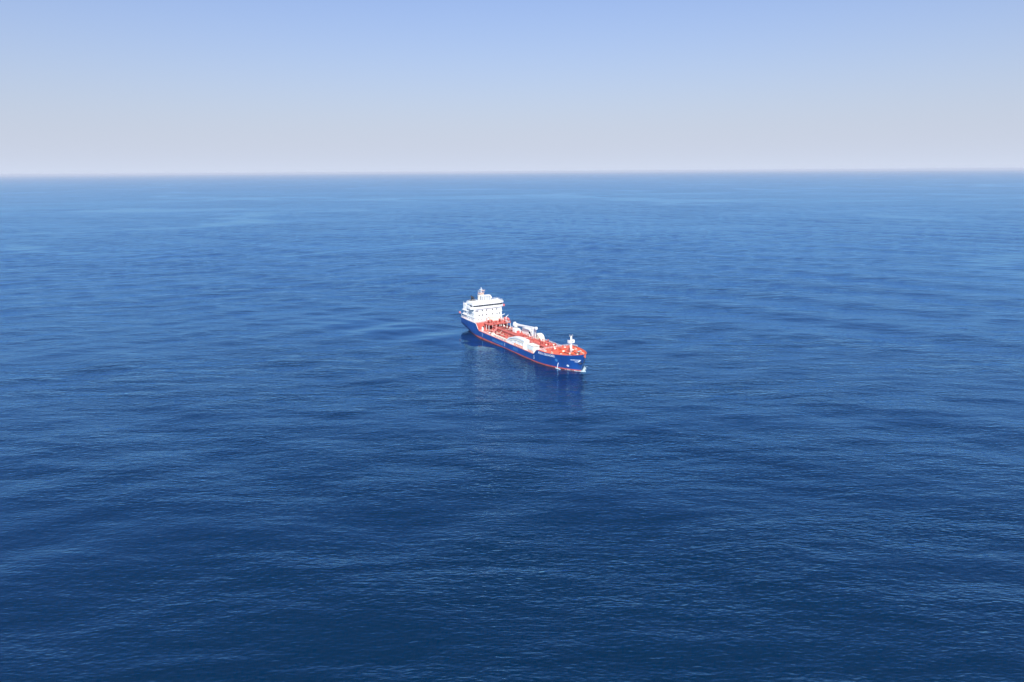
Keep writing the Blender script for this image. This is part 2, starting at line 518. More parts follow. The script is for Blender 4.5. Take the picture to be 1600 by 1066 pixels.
# inner bulwark faces and their caps
def inner_bulwark(name, s0, s1, zf, mat, th=0.22, capmat='white'):
    mb = MB()
    ss = [s for s in STN if s0 <= s <= s1]
    for side in (1, -1):
        vs_, fs_ = [], []
        for sd in ss:
            zt = ztop(sd); s = s_at(sd, zt); h = half(s, zt)
            hi = max(h - th, 0.0)
            zd = zf(s) - 0.05
            hb = max(half(s, zd) - th, 0.0)
            vs_ += [(s, side * (h + 0.04), zt - 0.10), (s, side * (h + 0.04), zt + 0.02), (s, side * hi, zt + 0.02), (s, side * min(hb, hi), zd)]
        for i in range(len(ss) - 1):
            for k in range(3):
                fs_.append((i * 4 + k, (i + 1) * 4 + k, (i + 1) * 4 + k + 1, i * 4 + k + 1))
        mb.add(vs_, fs_, False)
    o = mb.build(name, [mat], ship, fix=False)
    return o
inner_bulwark('bulwark', 103.5, 135, zfc, 'foredeck')
inner_bulwark('bulwark', 28.4, 103.5, lambda s: 4.1, 'redsteel')
inner_bulwark('bulwark', 0, 28.4, lambda s: 8.45 if s < 25.3 else 4.1, 'white')

# forecastle front and poop front bulkheads
mb = MB(); mb.box(102.4, 102.75, -11.2, 11.2, 4.0, 7.45)
bk = mb.build('forecastle_bulkhead', 'redsteel', ship)
mb = MB(); mb.box(24.9, 25.2, -11.3, 11.3, 4.0, 8.5)
bk2 = mb.build('poop_bulkhead', 'redsteel', ship)
mb = MB(); mb.box(25.2, 25.26, -0.6, 0.6, 4.2, 6.3)
dr = mb.build('door_opening', 'black', bk2); copies(dr, [(0, 6, 0), (0, -6, 0)])  # flat black panels paint in the dark of the openings under the platform

# ---- writing and marks laid on the hull's own surface
def on_hull(s, z, side=1, out=0.05):
    h = half(s, z); e = 0.05
    ns = -(half(s + e, z) - half(s - e, z)) / (2 * e)
    nz = -(half(s, z + e) - half(s, z - e)) / (2 * e)
    l = math.sqrt(ns * ns + nz * nz + 1)
    return (s + out * ns / l, side * (h + out / l), z + out * nz / l)

def hull_text(name, txt, s0, s1, z0, hgt, mat, side=1, slope=0.0):
    cu = bpy.data.curves.new('t', 'FONT'); cu.body = txt; cu.size = 1.0; cu.resolution_u = 2
    cu.offset = 0.012
    to = bpy.data.objects.new('t', cu); COL.objects.link(to)
    dg = bpy.context.evaluated_depsgraph_get()
    me = bpy.data.meshes.new_from_object(to.evaluated_get(dg))
    bpy.data.objects.remove(to); bpy.data.curves.remove(cu)
    bm = bmesh.new(); bm.from_mesh(me)
    bmesh.ops.triangulate(bm, faces=bm.faces)
    xs = [v.co.x for v in bm.verts]; ys = [v.co.y for v in bm.verts if True]
    x0, x1, y0, y1 = min(xs), max(xs), 0.0, 0.70
    for v in bm.verts:
        u = (v.co.x - x0) / (x1 - x0); w = (v.co.y - y0) / (y1 - y0)
        s = s0 + u * (s1 - s0) if side == 1 else s1 - u * (s1 - s0)
        z = z0 + w * hgt + slope * (s - s0)
        p = on_hull(s, z, side)
        v.co = (p[0], -p[1], p[2])
    bm.to_mesh(me); bm.free()
    me.name = name; me.materials.clear(); me.materials.append(M[mat])
    o = bpy.data.objects.new(name, me); COL.objects.link(o); o.parent = hull
    return o

def hull_patch(name, polys, mat, side=1, out=0.05):
    """polys: outlines in (s, z), each cut fine and laid on the hull"""
    bm = bmesh.new()
    for poly in polys:
        vs_ = [bm.verts.new((s, 0, z)) for s, z in poly]
        bm.faces.new(vs_)
    bmesh.ops.triangulate(bm, faces=bm.faces)
    bmesh.ops.subdivide_edges(bm, edges=bm.edges, cuts=2, use_grid_fill=True)
    for v in bm.verts:
        p = on_hull(v.co.x, v.co.z, side, out); v.co = (p[0], -p[1], p[2])
    me = bpy.data.meshes.new(name); bm.to_mesh(me); bm.free(); me.materials.append(M[mat])
    o = bpy.data.objects.new(name, me); COL.objects.link(o); o.parent = hull
    return o

def ring(sc_, zc, ro, ri, n=20):
    out = []
    for k in range(n):
        a, b = 2 * math.pi * k / n, 2 * math.pi * (k + 1) / n
        out.append([(sc_ + ro * math.cos(a), zc + ro * math.sin(a)), (sc_ + ro * math.cos(b), zc + ro * math.sin(b)),
                    (sc_ + ri * math.cos(b), zc + ri * math.sin(b)), (sc_ + ri * math.cos(a), zc + ri * math.sin(a))])
    return out
def rect(s0, s1, z0, z1): return [(s0, z0), (s1, z0), (s1, z1), (s0, z1)]

for side in (1, -1):
    hull_text('name_lettering', 'ROSSI A. DESGAGNÉS', 104.6, 118.2, 6.05, 1.25, 'letter', side, 0.035)
    hull_text('side_lettering', 'DESGAGNÉS', 48.6, 63.4, 1.65, 1.35, 'lightblue', side)
    # bow emblem: a long stripe and a shorter one running together towards the stem
    hull_patch('bow_emblem', [[(127.0, 6.45), (131.6, 6.75), (131.7, 7.0), (126.9, 6.7)],
                              [(128.6, 5.45), (130.4, 5.55), (131.6, 6.65), (131.1, 6.65), (130.2, 5.85), (128.7, 5.7)]], 'letter', side)
    hull_patch('thruster_mark', ring(124.6, 2.6, 0.6, 0.38) + [rect(124.53, 124.67, 2.22, 2.98), rect(124.22, 124.98, 2.53, 2.67)], 'letter', side)
    hull_patch('thruster_mark', ring(118.6, 4.9, 0.8, 0.5) + [rect(118.4, 118.8, 4.4, 5.4)], 'lightblue', side)
    for sm, z0, z1 in ((64.9, 1.7, 4.0), (99.9, 1.7, 3.9), (34.6, 1.7, 4.0)):
        hull_patch('draught_mark', [rect(sm - 0.22, sm + 0.22, z0 + 0.55 * k, z0 + 0.55 * k + 0.36) for k in range(int((z1 - z0) / 0.55))], 'letter', side)
    for k in range(4):
        hull_patch('fender_mark', [rect(76.0 + k * 1.4, 76.5 + k * 1.4, 2.0, 3.6)], 'lightblue', side)

# anchors in their pockets near the stem
for side in (1, -1):
    mb = MB()
    p = on_hull(131.2, 4.8, side, 0.35); q = on_hull(131.7, 6.8, side, 0.35)
    mb.tube([q, p], 0.16, 6)
    a, b = on_hull(130.5, 4.9, side, 0.4), on_hull(131.6, 5.1, side, 0.4)
    mb.tube([a, p, b], 0.2, 6)
    mb.tube([a, on_hull(130.3, 5.7, side, 0.4)], 0.22, 6, 0.06); mb.tube([b, on_hull(131.9, 5.8, side, 0.5)], 0.22, 6, 0.06)
    mb.build('anchor', 'black', hull)

# ------------------------------------------------------------------ superstructure
HF = 21.0                                                   # house front
mb = MB(); mb.box(9.0, HF, -10.6, 10.6, 8.5, 17.4)
house = mb.build('superstructure', 'white', ship, 0.06)
mb = MB(); mb.box(2.6, 9.0, -9.6, 9.9, 8.5, 16.2); mb.box(2.6, 6.2, 7.4, 9.9, 16.2, 18.8)
mb.build('engine_casing', 'white', ship, 0.06)
# thin deck edges between the storeys
for z in (11.4, 14.4):
    mb = MB(); mb.box(2.4, HF + 0.40, -10.95, 10.95, z, z + 0.2); mb.build('deck_edge', 'white', house)
# bridge
mb = MB()
mb.prism_z([(11.5, -11.75), (HF - 0.2, -11.75), (HF + 0.7, -9.0), (HF + 0.7, 9.0), (HF - 0.2, 11.75), (11.5, 11.75)], 17.4, 18.75)
mb.prism_z([(11.9, -11.45), (HF - 0.55, -11.45), (HF + 0.35, -8.8), (HF + 0.35, 8.8), (HF - 0.55, 11.45), (11.9, 11.45)], 18.75, 20.1)
mb.prism_z([(11.3, -11.95), (HF, -11.95), (HF + 0.95, -9.1), (HF + 0.95, 9.1), (HF, 11.95), (11.3, 11.95)], 20.1, 21.3)
bridge = mb.build('bridge', 'white', ship)
def bridge_front(t):
    a = abs(t)
    return HF + 0.35 if a <= 8.8 else HF + 0.35 - (a - 8.8) / 2.65 * 0.9
for k in range(18):
    t0 = -11.2 + k * 22.4 / 18; t1 = t0 + 22.4 / 18 - 0.14
    mb = MB()
    mb.add([(bridge_front(t0) + 0.04, t0, 18.82), (bridge_front(t1) + 0.04, t1, 18.82), (bridge_front(t1) + 0.04, t1, 20.04), (bridge_front(t0) + 0.04, t0, 20.04),
            (bridge_front(t0) - 0.1, t0, 18.82), (bridge_front(t1) - 0.1, t1, 18.82), (bridge_front(t1) - 0.1, t1, 20.04), (bridge_front(t0) - 0.1, t0, 20.04)],
           [(0, 1, 2, 3), (4, 5, 6, 7), (0, 1, 5, 4), (1, 2, 6, 5), (2, 3, 7, 6), (3, 0, 4, 7)])
    mb.build('bridge_window', 'glass', bridge)
for side in (1, -1):
    for k in range(2):
        mb = MB(); s0 = 16.4 + k * 2.0; t = 11.45 * side
        mb.box(s0, s0 + 1.6, min(t, t + 0.04 * side), max(t, t + 0.04 * side), 18.85, 20.0); mb.build('bridge_window', 'glass', bridge)
# cabin windows on the front, each in its own frame
def window_mesh(w, h):
    mb = MB(); mb.mi = 1
    mb.box(0, 0.05, -w / 2, w / 2, -h / 2, h / 2)
    mb.mi = 0; fw = 0.12
    for a, b, c, d in ((-w / 2 - fw, w / 2 + fw, h / 2, h / 2 + fw), (-w / 2 - fw, w / 2 + fw, -h / 2 - fw, -h / 2),
                       (-w / 2 - fw, -w / 2, -h / 2, h / 2), (w / 2, w / 2 + fw, -h / 2, h / 2)):
        mb.box(0, 0.11, a, b, c, d)
    return mb.mesh('window', ['white', 'glass'])
wm = window_mesh(0.85, 1.05); wm2 = window_mesh(0.6, 0.75)
def window(me, s, t, z, face='f'):
    o = bpy.data.objects.new('window', me); COL.objects.link(o); o.parent = house
    o.location = (s, -t, z)
    if face == 's': o.rotation_euler = (0, 0, -math.pi / 2)
    if face == 'p': o.rotation_euler = (0, 0, math.pi / 2)
for t in (4.6, 1.2, -3.4, -6.6): window(wm, HF + 0.002, t, 16.0)
for t in (7.0, 4.6, 1.2, -3.4, -6.8, -8.8): window(wm, HF + 0.002, t, 12.9)
for t in (7.6, 5.0, 1.4, -9.4): window(wm2, HF + 0.002, t, 9.9)
for z in (10.0, 12.9, 15.9):
    for s in (11.0, 13.6, 16.2, 18.8):
        window(wm, s, 10.602, z, 's'); window(wm, s, -10.602, z, 'p')
# grey slatted panel on the starboard shoulder of the front, cream trunk at its foot
mb = MB(); mb.box(HF, HF + 0.08, 7.4, 9.9, 15.2, 16.6)
for k in range(5): mb.box(HF + 0.08, HF + 0.14, 7.5, 9.8, 15.3 + k * 0.26, 15.42 + k * 0.26)
mb.build('slatted_panel', 'grey', house)
mb = MB(); mb.box(HF, 24.0, -7.6, -0.6, 8.5, 11.2); mb.box(HF, 24.2, -7.8, -0.4, 11.2, 11.34)
mb.build('front_trunk', 'cream', house, 0.03)
# side doors and stair openings in the engine casing
for s, z, h in ((4.2, 10.0, 1.9), (7.0, 10.2, 1.9), (5.2, 13.2, 1.5)):
    mb = MB(); mb.box(s, s + 0.9, 9.9, 9.94, z - 0.9, z - 0.9 + h); mb.build('door_opening', 'grey', house)

def railing(name, pts, h=1.1, gap=1.5, r=0.05, mat='white', parent=ship, rails=3, bars=None):
    mb = MB()
    P = [Vector(p) for p in pts]
    for a, b in zip(P, P[1:]):
        for j in range(rails):
            dz = Vector((0, 0, h * (j + 1) / rails)); mb.tube([a + dz, b + dz], r * 0.8, 4)
        n = max(1, int((b - a).length / gap))
        for i in range(n + 1):
            p = a.lerp(b, i / n); mb.tube([p, p + Vector((0, 0, h))], r, 4)
    return mb.build(name, mat, parent)
railing('railing', [(0.6, 10.0, 8.5), (4, 10.9, 8.5), (12, 11.4, 8.5), (24.6, 11.5, 8.5), (24.8, -11.5, 8.5), (12, -11.4, 8.5), (4, -10.9, 8.5), (0.6, -10.0, 8.5), (0.6, 10, 8.5)], 1.15, 1.9, 0.085)
railing('railing', [(12.2, 11.6, 21.3), (20.6, 11.6, 21.3), (21.4, 9, 21.3), (21.4, -9, 21.3), (20.6, -11.6, 21.3), (12.2, -11.6, 21.3), (12.2, 11.6, 21.3)], 1.05, 2.0, 0.04)
railing('railing', [(9.2, 10.4, 17.4), (2.8, 9.7, 18.8)], 1.0, 2.0, 0.05)
railing('railing', [(2.8, 9.7, 16.2), (2.8, -9.4, 16.2), (9, -9.4, 16.2)], 1.0, 2.0, 0.05)

# top house with tall openings, on the bridge roof
mb = MB(); mb.box(14.2, 17.6, -4.0, 3.0, 21.3, 21.9); mb.box(14.2, 17.7, -4.15, 3.15, 24.9, 25.35)
mb.box(14.4, 17.2, -3.8, 2.8, 21.9, 24.9)
th = mb.build('top_house', 'white', ship, 0.03)
for k in range(6):
    t = -4.0 + k * 1.36
    mb = MB(); mb.box(17.2, 17.62, t, t + 0.3, 21.9, 24.9); mb.build('mullion', 'white', th)
for k in range(5):
    t = -4.0 + k * 1.36 + 0.36
    mb = MB(); mb.box(17.2, 17.26, t, t + 0.94, 22.0, 24.6); mb.build('pane', 'grey', th)
for k in range(2):
    mb = MB(); mb.box(14.6 + k * 1.3, 15.6 + k * 1.3, 2.8, 2.86, 22.2, 24.4); mb.build('pane', 'grey', th)
# satellite domes
for s, t, r in ((13.0, -6.4, 0.8), (19.2, -8.2, 0.55), (18.6, 7.6, 0.45)):
    mb = MB(); mb.lathe(s, t, [(0.18, 21.3), (0.18, 22.0)] + [(r * math.sin(R(20 + 16 * k)), 22.0 + r - r * math.cos(R(20 + 16 * k))) for k in range(10)])
    mb.build('satellite_dome', 'white', ship)
# bridge wing on the port side, with a lifebuoy
mb = MB(); mb.box(15.5, 20.2, -13.4, -11.75, 17.3, 17.55); mb.box(15.5, 20.2, -13.4, -13.25, 17.55, 18.6); mb.box(20.05, 20.2, -13.25, -11.75, 17.55, 18.6)
wing = mb.build('bridge_wing', 'pink', ship)
mb = MB(); mb.box(15.5, 20.2, 11.75, 13.0, 17.3, 17.5); mb.box(15.5, 20.2, 12.86, 13.0, 17.5, 18.5); mb.box(20.05, 20.2, 11.75, 12.86, 17.5, 18.5)
mb.build('bridge_wing', 'white', ship)

# funnel with black pipes
mb = MB(); mb.prism_t([(4.6, 16.2), (9.6, 16.2), (9.2, 21.2), (5.4, 20.9)], 3.2, 7.0)
fun = mb.build('funnel', 'white', ship, 0.1)
mb = MB(); mb.prism_t([(5.32, 20.35), (9.34, 20.35), (9.22, 21.3), (5.35, 21.05)], 3.1, 7.1); mb.build('funnel_band', 'black', fun)
for s, t, l in ((6.0, 4.2, 2.6), (7.3, 5.7, 3.2), (8.5, 4.4, 2.3)):
    mb = MB(); mb.tube([(s, t, 21.0), (s, t, 21.0 + l * 0.6), (s - 0.6, t, 21.0 + l)], 0.38, 8); mb.build('exhaust_pipe', 'black', fun)

# main mast
mb = MB(); mb.box(10.9, 12.9, 0.6, 2.6, 21.3, 24.9); mb.box(10.6, 13.2, -1.4, 2.9, 24.9, 25.1)
mast = mb.build('radar_mast', 'cream', ship, 0.04)
mb = MB(); mb.tube([(11.4, 0.2, 25.1), (11.4, 0.2, 30.2)], 0.32, 8, 0.14); mb.build('mast_pole', 'white', mast)
for z, w, m in ((26.4, 2.6, 'mastbrown'), (27.6, 2.1, 'white'), (28.7, 1.5, 'white')):
    mb = MB(); mb.box(11.3, 11.5, 0.2 - w, 0.2 + w, z, z + 0.2); mb.build('crossbar', m, mast)
mb = MB(); mb.box(11.8, 12.2, -0.4, 3.0, 26.1, 26.45); mb.tube([(12, 1.3, 25.1), (12, 1.3, 26.1)], 0.25, 8); mb.build('radar_scanner', 'mastbrown', mast)
mb = MB(); mb.box(11.5, 11.9, -2.6, 0.4, 27.9, 28.2); mb.tube([(11.7, -1.1, 26.6), (11.7, -1.1, 27.9)], 0.2, 8); mb.build('radar_scanner', 'mastbrown', mast)
mb = MB(); mb.box(10.2, 12.4, -1.4, 0.2, 25.1, 26.2); mb.build('mast_platform', 'mastbrown', mast)
for dt in (-2.3, 2.3):
    mb = MB(); mb.tube([(11.4, 0.2 + dt, 26.5), (11.4, 0.2 + dt, 28.4)], 0.05, 5); mb.build('antenna', 'white', mast)

# ------------------------------------------------------------------ red platform forward of the house, over a shaded recess
mb = MB(); mb.box(25.2, 33.0, -11.0, 6.0, 8.05, 8.4)
plat = mb.build('forward_platform', 'redsteel', ship)
for s, t in ((32.7, 5.7), (32.7, 3.0), (32.7, 0.2), (32.7, -2.6), (32.7, -5.4), (32.7, -8.2), (32.7, -10.7), (29, 5.7)):
    mb = MB(); mb.tube([(s, t, 4.1), (s, t, 8.1)], 0.17, 6); mb.build('post', 'white', plat)
railing('platform_railing', [(25.4, 5.9, 8.4), (32.9, 5.9, 8.4), (32.9, -10.9, 8.4), (25.4, -10.9, 8.4)], 1.1, 1.7, 0.07, 'redsteel', plat)
for s, t, z1, w in ((28.2, 3.6, 10.8, 1.0), (30.4, -1.0, 10.2, 0.9), (29.6, -4.2, 11.0, 1.2), (31.2, 1.4, 9.8, 0.8), (27.2, 0.8, 10.4, 1.0), (30.8, -7.4, 9.9, 1.1)):
    mb = MB(); mb.lathe(s, t, [(w * 0.5, 8.4), (w * 0.5, z1 - 0.5), (w * 0.85, z1 - 0.4), (w * 0.85, z1 - 0.1), (w * 0.3, z1)], 10)
    mb.build('ventilator', 'redsteel', plat)
# A-frame in red steel by the starboard end
mb = MB(); mb.tube([(25.6, 5.2, 8.4), (27.2, 3.2, 12.4)], 0.16, 6); mb.tube([(28.8, 1.2, 8.4), (27.2, 3.2, 12.4)], 0.16, 6); mb.tube([(26.3, 4.3, 10.2), (28.0, 2.2, 10.2)], 0.12, 6)
mb.build('davit_frame', 'redsteel', ship)
# white capstan at the break of the poop
mb = MB(); mb.lathe(30.2, 9.2, [(0.7, 4.1), (0.7, 5.3), (0.45, 5.6), (0.45, 6.3), (0.75, 6.6), (0.3, 6.9)], 12); mb.build('capstan', 'white', ship)
for t in (7.2, 8.2):
    mb = MB(); mb.lathe(27.4, t, [(0.3, 4.1), (0.3, 5.0), (0.42, 5.05), (0.42, 5.2), (0.2, 5.25)], 10); mb.build('bollard', 'white', ship)

# ------------------------------------------------------------------ cargo deck: raised trunk, catwalk, pipes, vents
mb = MB(); mb.prism_t([(34.0, 4.0), (34.0, 6.1), (35.0, 6.5), (98.0, 6.5), (99.0, 6.1), (99.0, 4.0)], -4.6, 3.6)
trunk = mb.build('deck_trunk', 'redsteel', ship, 0.05)
mb = MB()
mb.box(34, 101.5, 1.9, 4.1, 7.3, 7.42)
for k in range(24):
    s = 34.4 + k * 2.9
    mb.box(s, s + 0.15, 2.0, 2.15, 6.4, 7.3); mb.box(s, s + 0.15, 3.85, 4.0, 4.1, 7.3)
cat = mb.build('catwalk', 'redsteel', ship)
railing('catwalk_railing', [(34, 4.05, 7.42), (101.5, 4.05, 7.42)], 1.1, 2.9, 0.05, 'redsteel', cat)
railing('catwalk_railing', [(34, 1.95, 7.42), (101.5, 1.95, 7.42)], 1.1, 2.9, 0.05, 'redsteel', cat)
# stairs from the catwalk down to the deck
for s in (41.0, 84.5):
    mb = MB(); mb.add([(s, 4.2, 7.4), (s + 0.9, 4.2, 7.4), (s + 0.9, 7.6, 4.15), (s, 7.6, 4.15), (s, 4.2, 7.2), (s + 0.9, 4.2, 7.2), (s + 0.9, 7.4, 4.05), (s, 7.4, 4.05)],
                      [(0, 1, 2, 3), (4, 5, 6, 7), (0, 1, 5, 4), (1, 2, 6, 5), (2, 3, 7, 6), (3, 0, 4, 7)])
    mb.tube([(s - 0.05, 4.2, 8.4), (s - 0.05, 7.6, 5.1)], 0.08, 5); mb.tube([(s + 0.95, 4.2, 8.4), (s + 0.95, 7.6, 5.1)], 0.08, 5)
    mb.build('stair', 'pink', cat)
for t, r, z in ((-0.6, 0.28, 6.95), (0.2, 0.22, 6.95), (1.0, 0.25, 6.95), (-2.0, 0.2, 6.9), (-3.2, 0.25, 6.95)):
    mb = MB(); mb.tube([(36, t, z), (97.5, t, z)], r, 8)
    for k in range(9): mb.box(37.5 + k * 7, 37.8 + k * 7, t - 0.35, t + 0.35, 6.45, z)
    mb.build('cargo_pipe', 'redsteel', ship)
# cream valves and vent posts standing on the trunk, aft of the crane
rng = random.Random(3)
vent = None
for k in range(11):
    s = 41.5 + k * 1.25; t = 1.0 + 0.9 * math.sin(k * 2.1); h = 2.5 + 0.7 * rng.random()
    mb = MB(); mb.lathe(s, t, [(0.2, 6.5), (0.2, 6.5 + h), (0.38, 6.55 + h), (0.38, 6.9 + h), (0.12, 7.0 + h)], 8)
    mb.build('vent_post', 'cream', trunk)
for k in range(9):
    s = 69.5 + k * 3.1; t = -0.6 + 1.6 * math.cos(k * 1.7); h = 1.4 + 1.2 * rng.random()
    mb = MB(); mb.lathe(s, t, [(0.22, 6.5), (0.22, 6.5 + h), (0.45, 6.55 + h), (0.45, 6.95 + h), (0.12, 7.05 + h)], 8)
    mb.build('vent_post', 'redsteel', trunk)
for k in range(6):
    s = 38 + k * 11
    mb = MB(); mb.lathe(s, -3.4, [(0.9, 6.45), (0.9, 7.0), (1.0, 7.05), (1.0, 7.25), (0.2, 7.4)], 14); mb.build('tank_hatch', 'redsteel', trunk)
for t, r, z, m in ((4.9, 0.13, 5.1, 'cream'), (5.5, 0.16, 4.9, 'redsteel'), (8.4, 0.12, 4.8, 'cream'), (-5.6, 0.16, 5.0, 'redsteel'), (-6.4, 0.14, 5.0, 'cream'), (-10.2, 0.16, 5.0, 'redsteel')):
    mb = MB(); mb.tube([(35, t, z), (66 if abs(t) > 6 else 97, t, z)], r, 6)
    for k in range(8): mb.box(36 + k * 4, 36.2 + k * 4, t - 0.12, t + 0.12, 4.15, z)
    mb.build('service_pipe', m, ship)
for k in range(7):
    s = 38.5 + k * 8.3
    mb = MB(); mb.tube([(s, -10.6, 5.6), (s, -5.0, 5.6), (s, -4.7, 7.2), (s, 3.5, 7.2), (s, 5.0, 5.6), (s, 8.4, 5.6)], 0.14, 6); mb.build('cross_pipe', 'cream' if k % 3 == 1 else 'redsteel', ship)
for k in range(12):
    s = 37.2 + k * 2.45; t = 6.9 + 1.5 * math.sin(k * 1.9); h = 0.8 + 0.7 * rng.random()
    mb = MB(); mb.lathe(s, t, [(0.16, 4.1), (0.16, 4.6 + h), (0.34, 4.65 + h), (0.34, 4.8 + h), (0.1, 4.9 + h)], 8); mb.build('valve', ('cream', 'redsteel', 'black')[k % 3], ship)
# transverse frames across the side decks
fr = None
for k in range(16):
    s = 36.5 + k * 3.9
    mb = MB(); mb.box(s, s + 0.14, 3.6, 8.6, 4.1, 4.75); mb.box(s, s + 0.14, -8.6, -4.6, 4.1, 4.75); mb.build('deck_frame', 'redsteel', main_deck)
for t in (6.2, 7.6):
    mb = MB(); mb.tube([(34, t, 5.0), (66, t, 5.0)], 0.2, 8); mb.build('cargo_pipe', 'redsteel', ship)
# cream pipe duct along the starboard side, ending at the arched housing
mb = MB(); mb.box(46.5, 67.0, 9.2, 10.0, 4.9, 5.65)
for k in range(7): mb.box(47.2 + k * 3.1, 47.5 + k * 3.1, 9.3, 9.9, 4.1, 4.9)
mb.build('pipe_duct', 'cream', ship, 0.05)
mb = MB(); mb.box(44.4, 46.5, 8.6, 10.4, 4.1, 5.9); mb.build('valve_box', 'cream', ship, 0.05)
mb = MB(); mb.lathe(40.6, 9.4, [(0.5, 4.1), (0.5, 5.0), (0.7, 5.1), (0.7, 5.4), (0.2, 5.5)], 10); mb.build('mushroom_vent', 'white', ship)
# manifold: short pipes with flanges at the rail
for k in range(5):
    s = 56.5 + k * 1.9
    for side in (1, -1):
        mb = MB(); mb.tube([(s, side * 4.2, 5.6), (s, side * 8.6, 5.6)], 0.22, 8); mb.tube([(s, side * 8.6, 5.6), (s, side * 8.8, 5.6)], 0.42, 10); mb.build('manifold_pipe', 'redsteel', ship)

# arched white housings on the starboard side (one tall, one low), with stepped arches and an orange band at the foot
def arch(k, s0=66.0, s1=88.0, zb=4.1, zt=10.1):
    """outline in (s, z) shrunk inwards by k"""
    pts = [(s1 - k, zb)]
    pts.append((s1 - k, zt - 0.2 - k))
    a = s1 - k - 5.5
    pts.append((a, zt - k))
    s_0 = s0 + k * 1.6
    for i in range(1, 11):
        w = i / 10 * math.pi / 2
        pts.append((a - (a - s_0) * math.sin(w), zb + (zt - k - zb) * math.cos(w) ** 0.8 if i < 10 else zb))
    return pts
for side in (1,):
    def T(a, b): return (a, b) if side == 1 else (-b, -a)
    mb = MB(); mb.prism_t(arch(0.0), *T(7.6, 10.7)); hs = mb.build('arched_housing', 'white', ship, 0.05)
    # raised rim, then panels stepped back between ribs
    def band(k0, k1, t0, t1, mat, name):
        A, B_ = arch(k0), arch(k1); mb = MB()
        n = len(A)
        ta, tb = T(t0, t1)
        vs_ = [(s, ta, z) for s, z in A] + [(s, ta, z) for s, z in B_] + [(s, tb, z) for s, z in A] + [(s, tb, z) for s, z in B_]
        fs_ = []
        for i in range(n - 1):
            fs_ += [(i, i + 1, n + i + 1, n + i), (2 * n + i, 2 * n + i + 1, 3 * n + i + 1, 3 * n + i), (i, i + 1, 2 * n + i + 1, 2 * n + i), (n + i, n + i + 1, 3 * n + i + 1, 3 * n + i)]
        fs_ += [(0, n, 3 * n, 2 * n), (n - 1, 2 * n - 1, 4 * n - 1, 3 * n - 1)]
        mb.add(vs_, fs_); return mb.build(name, mat, hs)
    band(0.0, 0.8, 10.7, 11.15, 'white', 'rim')
    band(1.5, 2.0, 10.7, 11.0, 'cream', 'rib')
    for s in (73.5, 78.2, 83.0):
        mb = MB(); mb.box(s, s + 0.22, *T(10.7, 10.95), 5.9, 7.9); mb.build('rib', 'white', hs)
    mb = MB(); mb.box(75.0, 86.2, *T(10.7, 10.9), 4.3, 5.7); mb.build('foot_panel', 'orange', hs, 0.03)
    mb = MB(); mb.box(88.0, 88.25, *T(7.9, 10.4), 4.3, 9.4); mb.build('end_panel', 'pale', hs)
    # lower housing
    mb = MB(); mb.prism_t([(90.0, 4.1), (90.0, 7.7), (91.2, 8.3), (96.6, 8.3), (97.6, 7.8), (97.6, 4.1)], *T(6.6, 10.6)); lo = mb.build('low_housing', 'white', ship, 0.05)
    mb = MB(); mb.box(90.8, 96.9, *T(10.6, 10.75), 5.6, 7.4); mb.build('side_panel', 'pale', lo, 0.03)
    mb = MB(); mb.box(91.0, 96.6, *T(10.6, 10.8), 4.25, 5.3); mb.build('foot_panel', 'orange', lo, 0.03)
    mb = MB(); mb.box(97.6, 97.75, *T(7.0, 10.2), 4.6, 7.5); mb.build('end_panel', 'pale', lo)
    mb = MB(); mb.box(89.8, 97.8, *T(6.4, 10.8), 8.3, 8.45); mb.build('roof_plate', 'cream', lo)

# domed cream unit on the port side
mb = MB()
mb.prism_t([(69.4, 4.1), (69.4, 6.6), (70.2, 7.9), (71.6, 8.8), (73.4, 9.0), (75.2, 8.5), (76.4, 7.4), (76.8, 6.2), (76.8, 4.1)], -10.2, -6.6)
dm = mb.build('domed_unit', 'cream', ship, 0.06)
mb = MB(); mb.box(76.8, 76.95, -9.6, -7.2, 4.4, 6.2); mb.build('end_panel', 'pale', dm)

# ------------------------------------------------------------------ hose crane stowed along the centre line
mb = MB(); mb.box(53.6, 57.4, -4.4, -0.4, 6.4, 9.6)
cr = mb.build('hose_crane', 'white', ship, 0.08)
mb = MB(); mb.lathe(54.0, -3.0, [(1.25, 9.5), (1.1, 10.3), (1.5, 10.4), (1.5, 10.7)], 14); mb.build('pedestal', 'white', cr)
mb = MB(); mb.box(52.0, 55.6, -4.4, -1.6, 10.7, 12.2); mb.box(51.6, 52.4, -3.8, -2.2, 11.6, 13.0); mb.build('slewing_house', 'white', cr, 0.06)
mb = MB(); mb.add([(54.5, -3.6, 11.2), (54.5, -2.4, 11.2), (54.5, -2.4, 12.3), (54.5, -3.6, 12.3), (78.0, -3.35, 13.7), (78.0, -2.65, 13.7), (78.0, -2.65, 14.4), (78.0, -3.35, 14.4)],
                  [(0, 1, 2, 3), (4, 5, 6, 7), (0, 1, 5, 4), (1, 2, 6, 5), (2, 3, 7, 6), (3, 0, 4, 7)])
mb.build('boom', 'white', cr, 0.05)
mb = MB(); mb.box(77.6, 79.0, -3.6, -2.4, 13.3, 14.7); mb.build('boom_head', 'white', cr)
mb = MB(); mb.tube([(55.2, -3.0, 10.9), (63.0, -3.0, 12.1)], 0.3, 8, 0.2); mb.build('ram', 'grey', cr)
mb = MB(); mb.box(75.2, 76.0, -4.4, -3.7, 6.4, 13.8); mb.box(75.2, 76.0, -2.3, -1.6, 6.4, 13.8); mb.box(75.2, 76.0, -4.4, -1.6, 12.8, 13.42); mb.build('boom_rest', 'white', cr)
mb = MB(); mb.tube([(78.4, -3, 13.4), (78.4, -3, 10.6)], 0.06, 5); mb.box(78.1, 78.7, -3.25, -2.75, 9.9, 10.6); mb.build('hook', 'grey', cr)
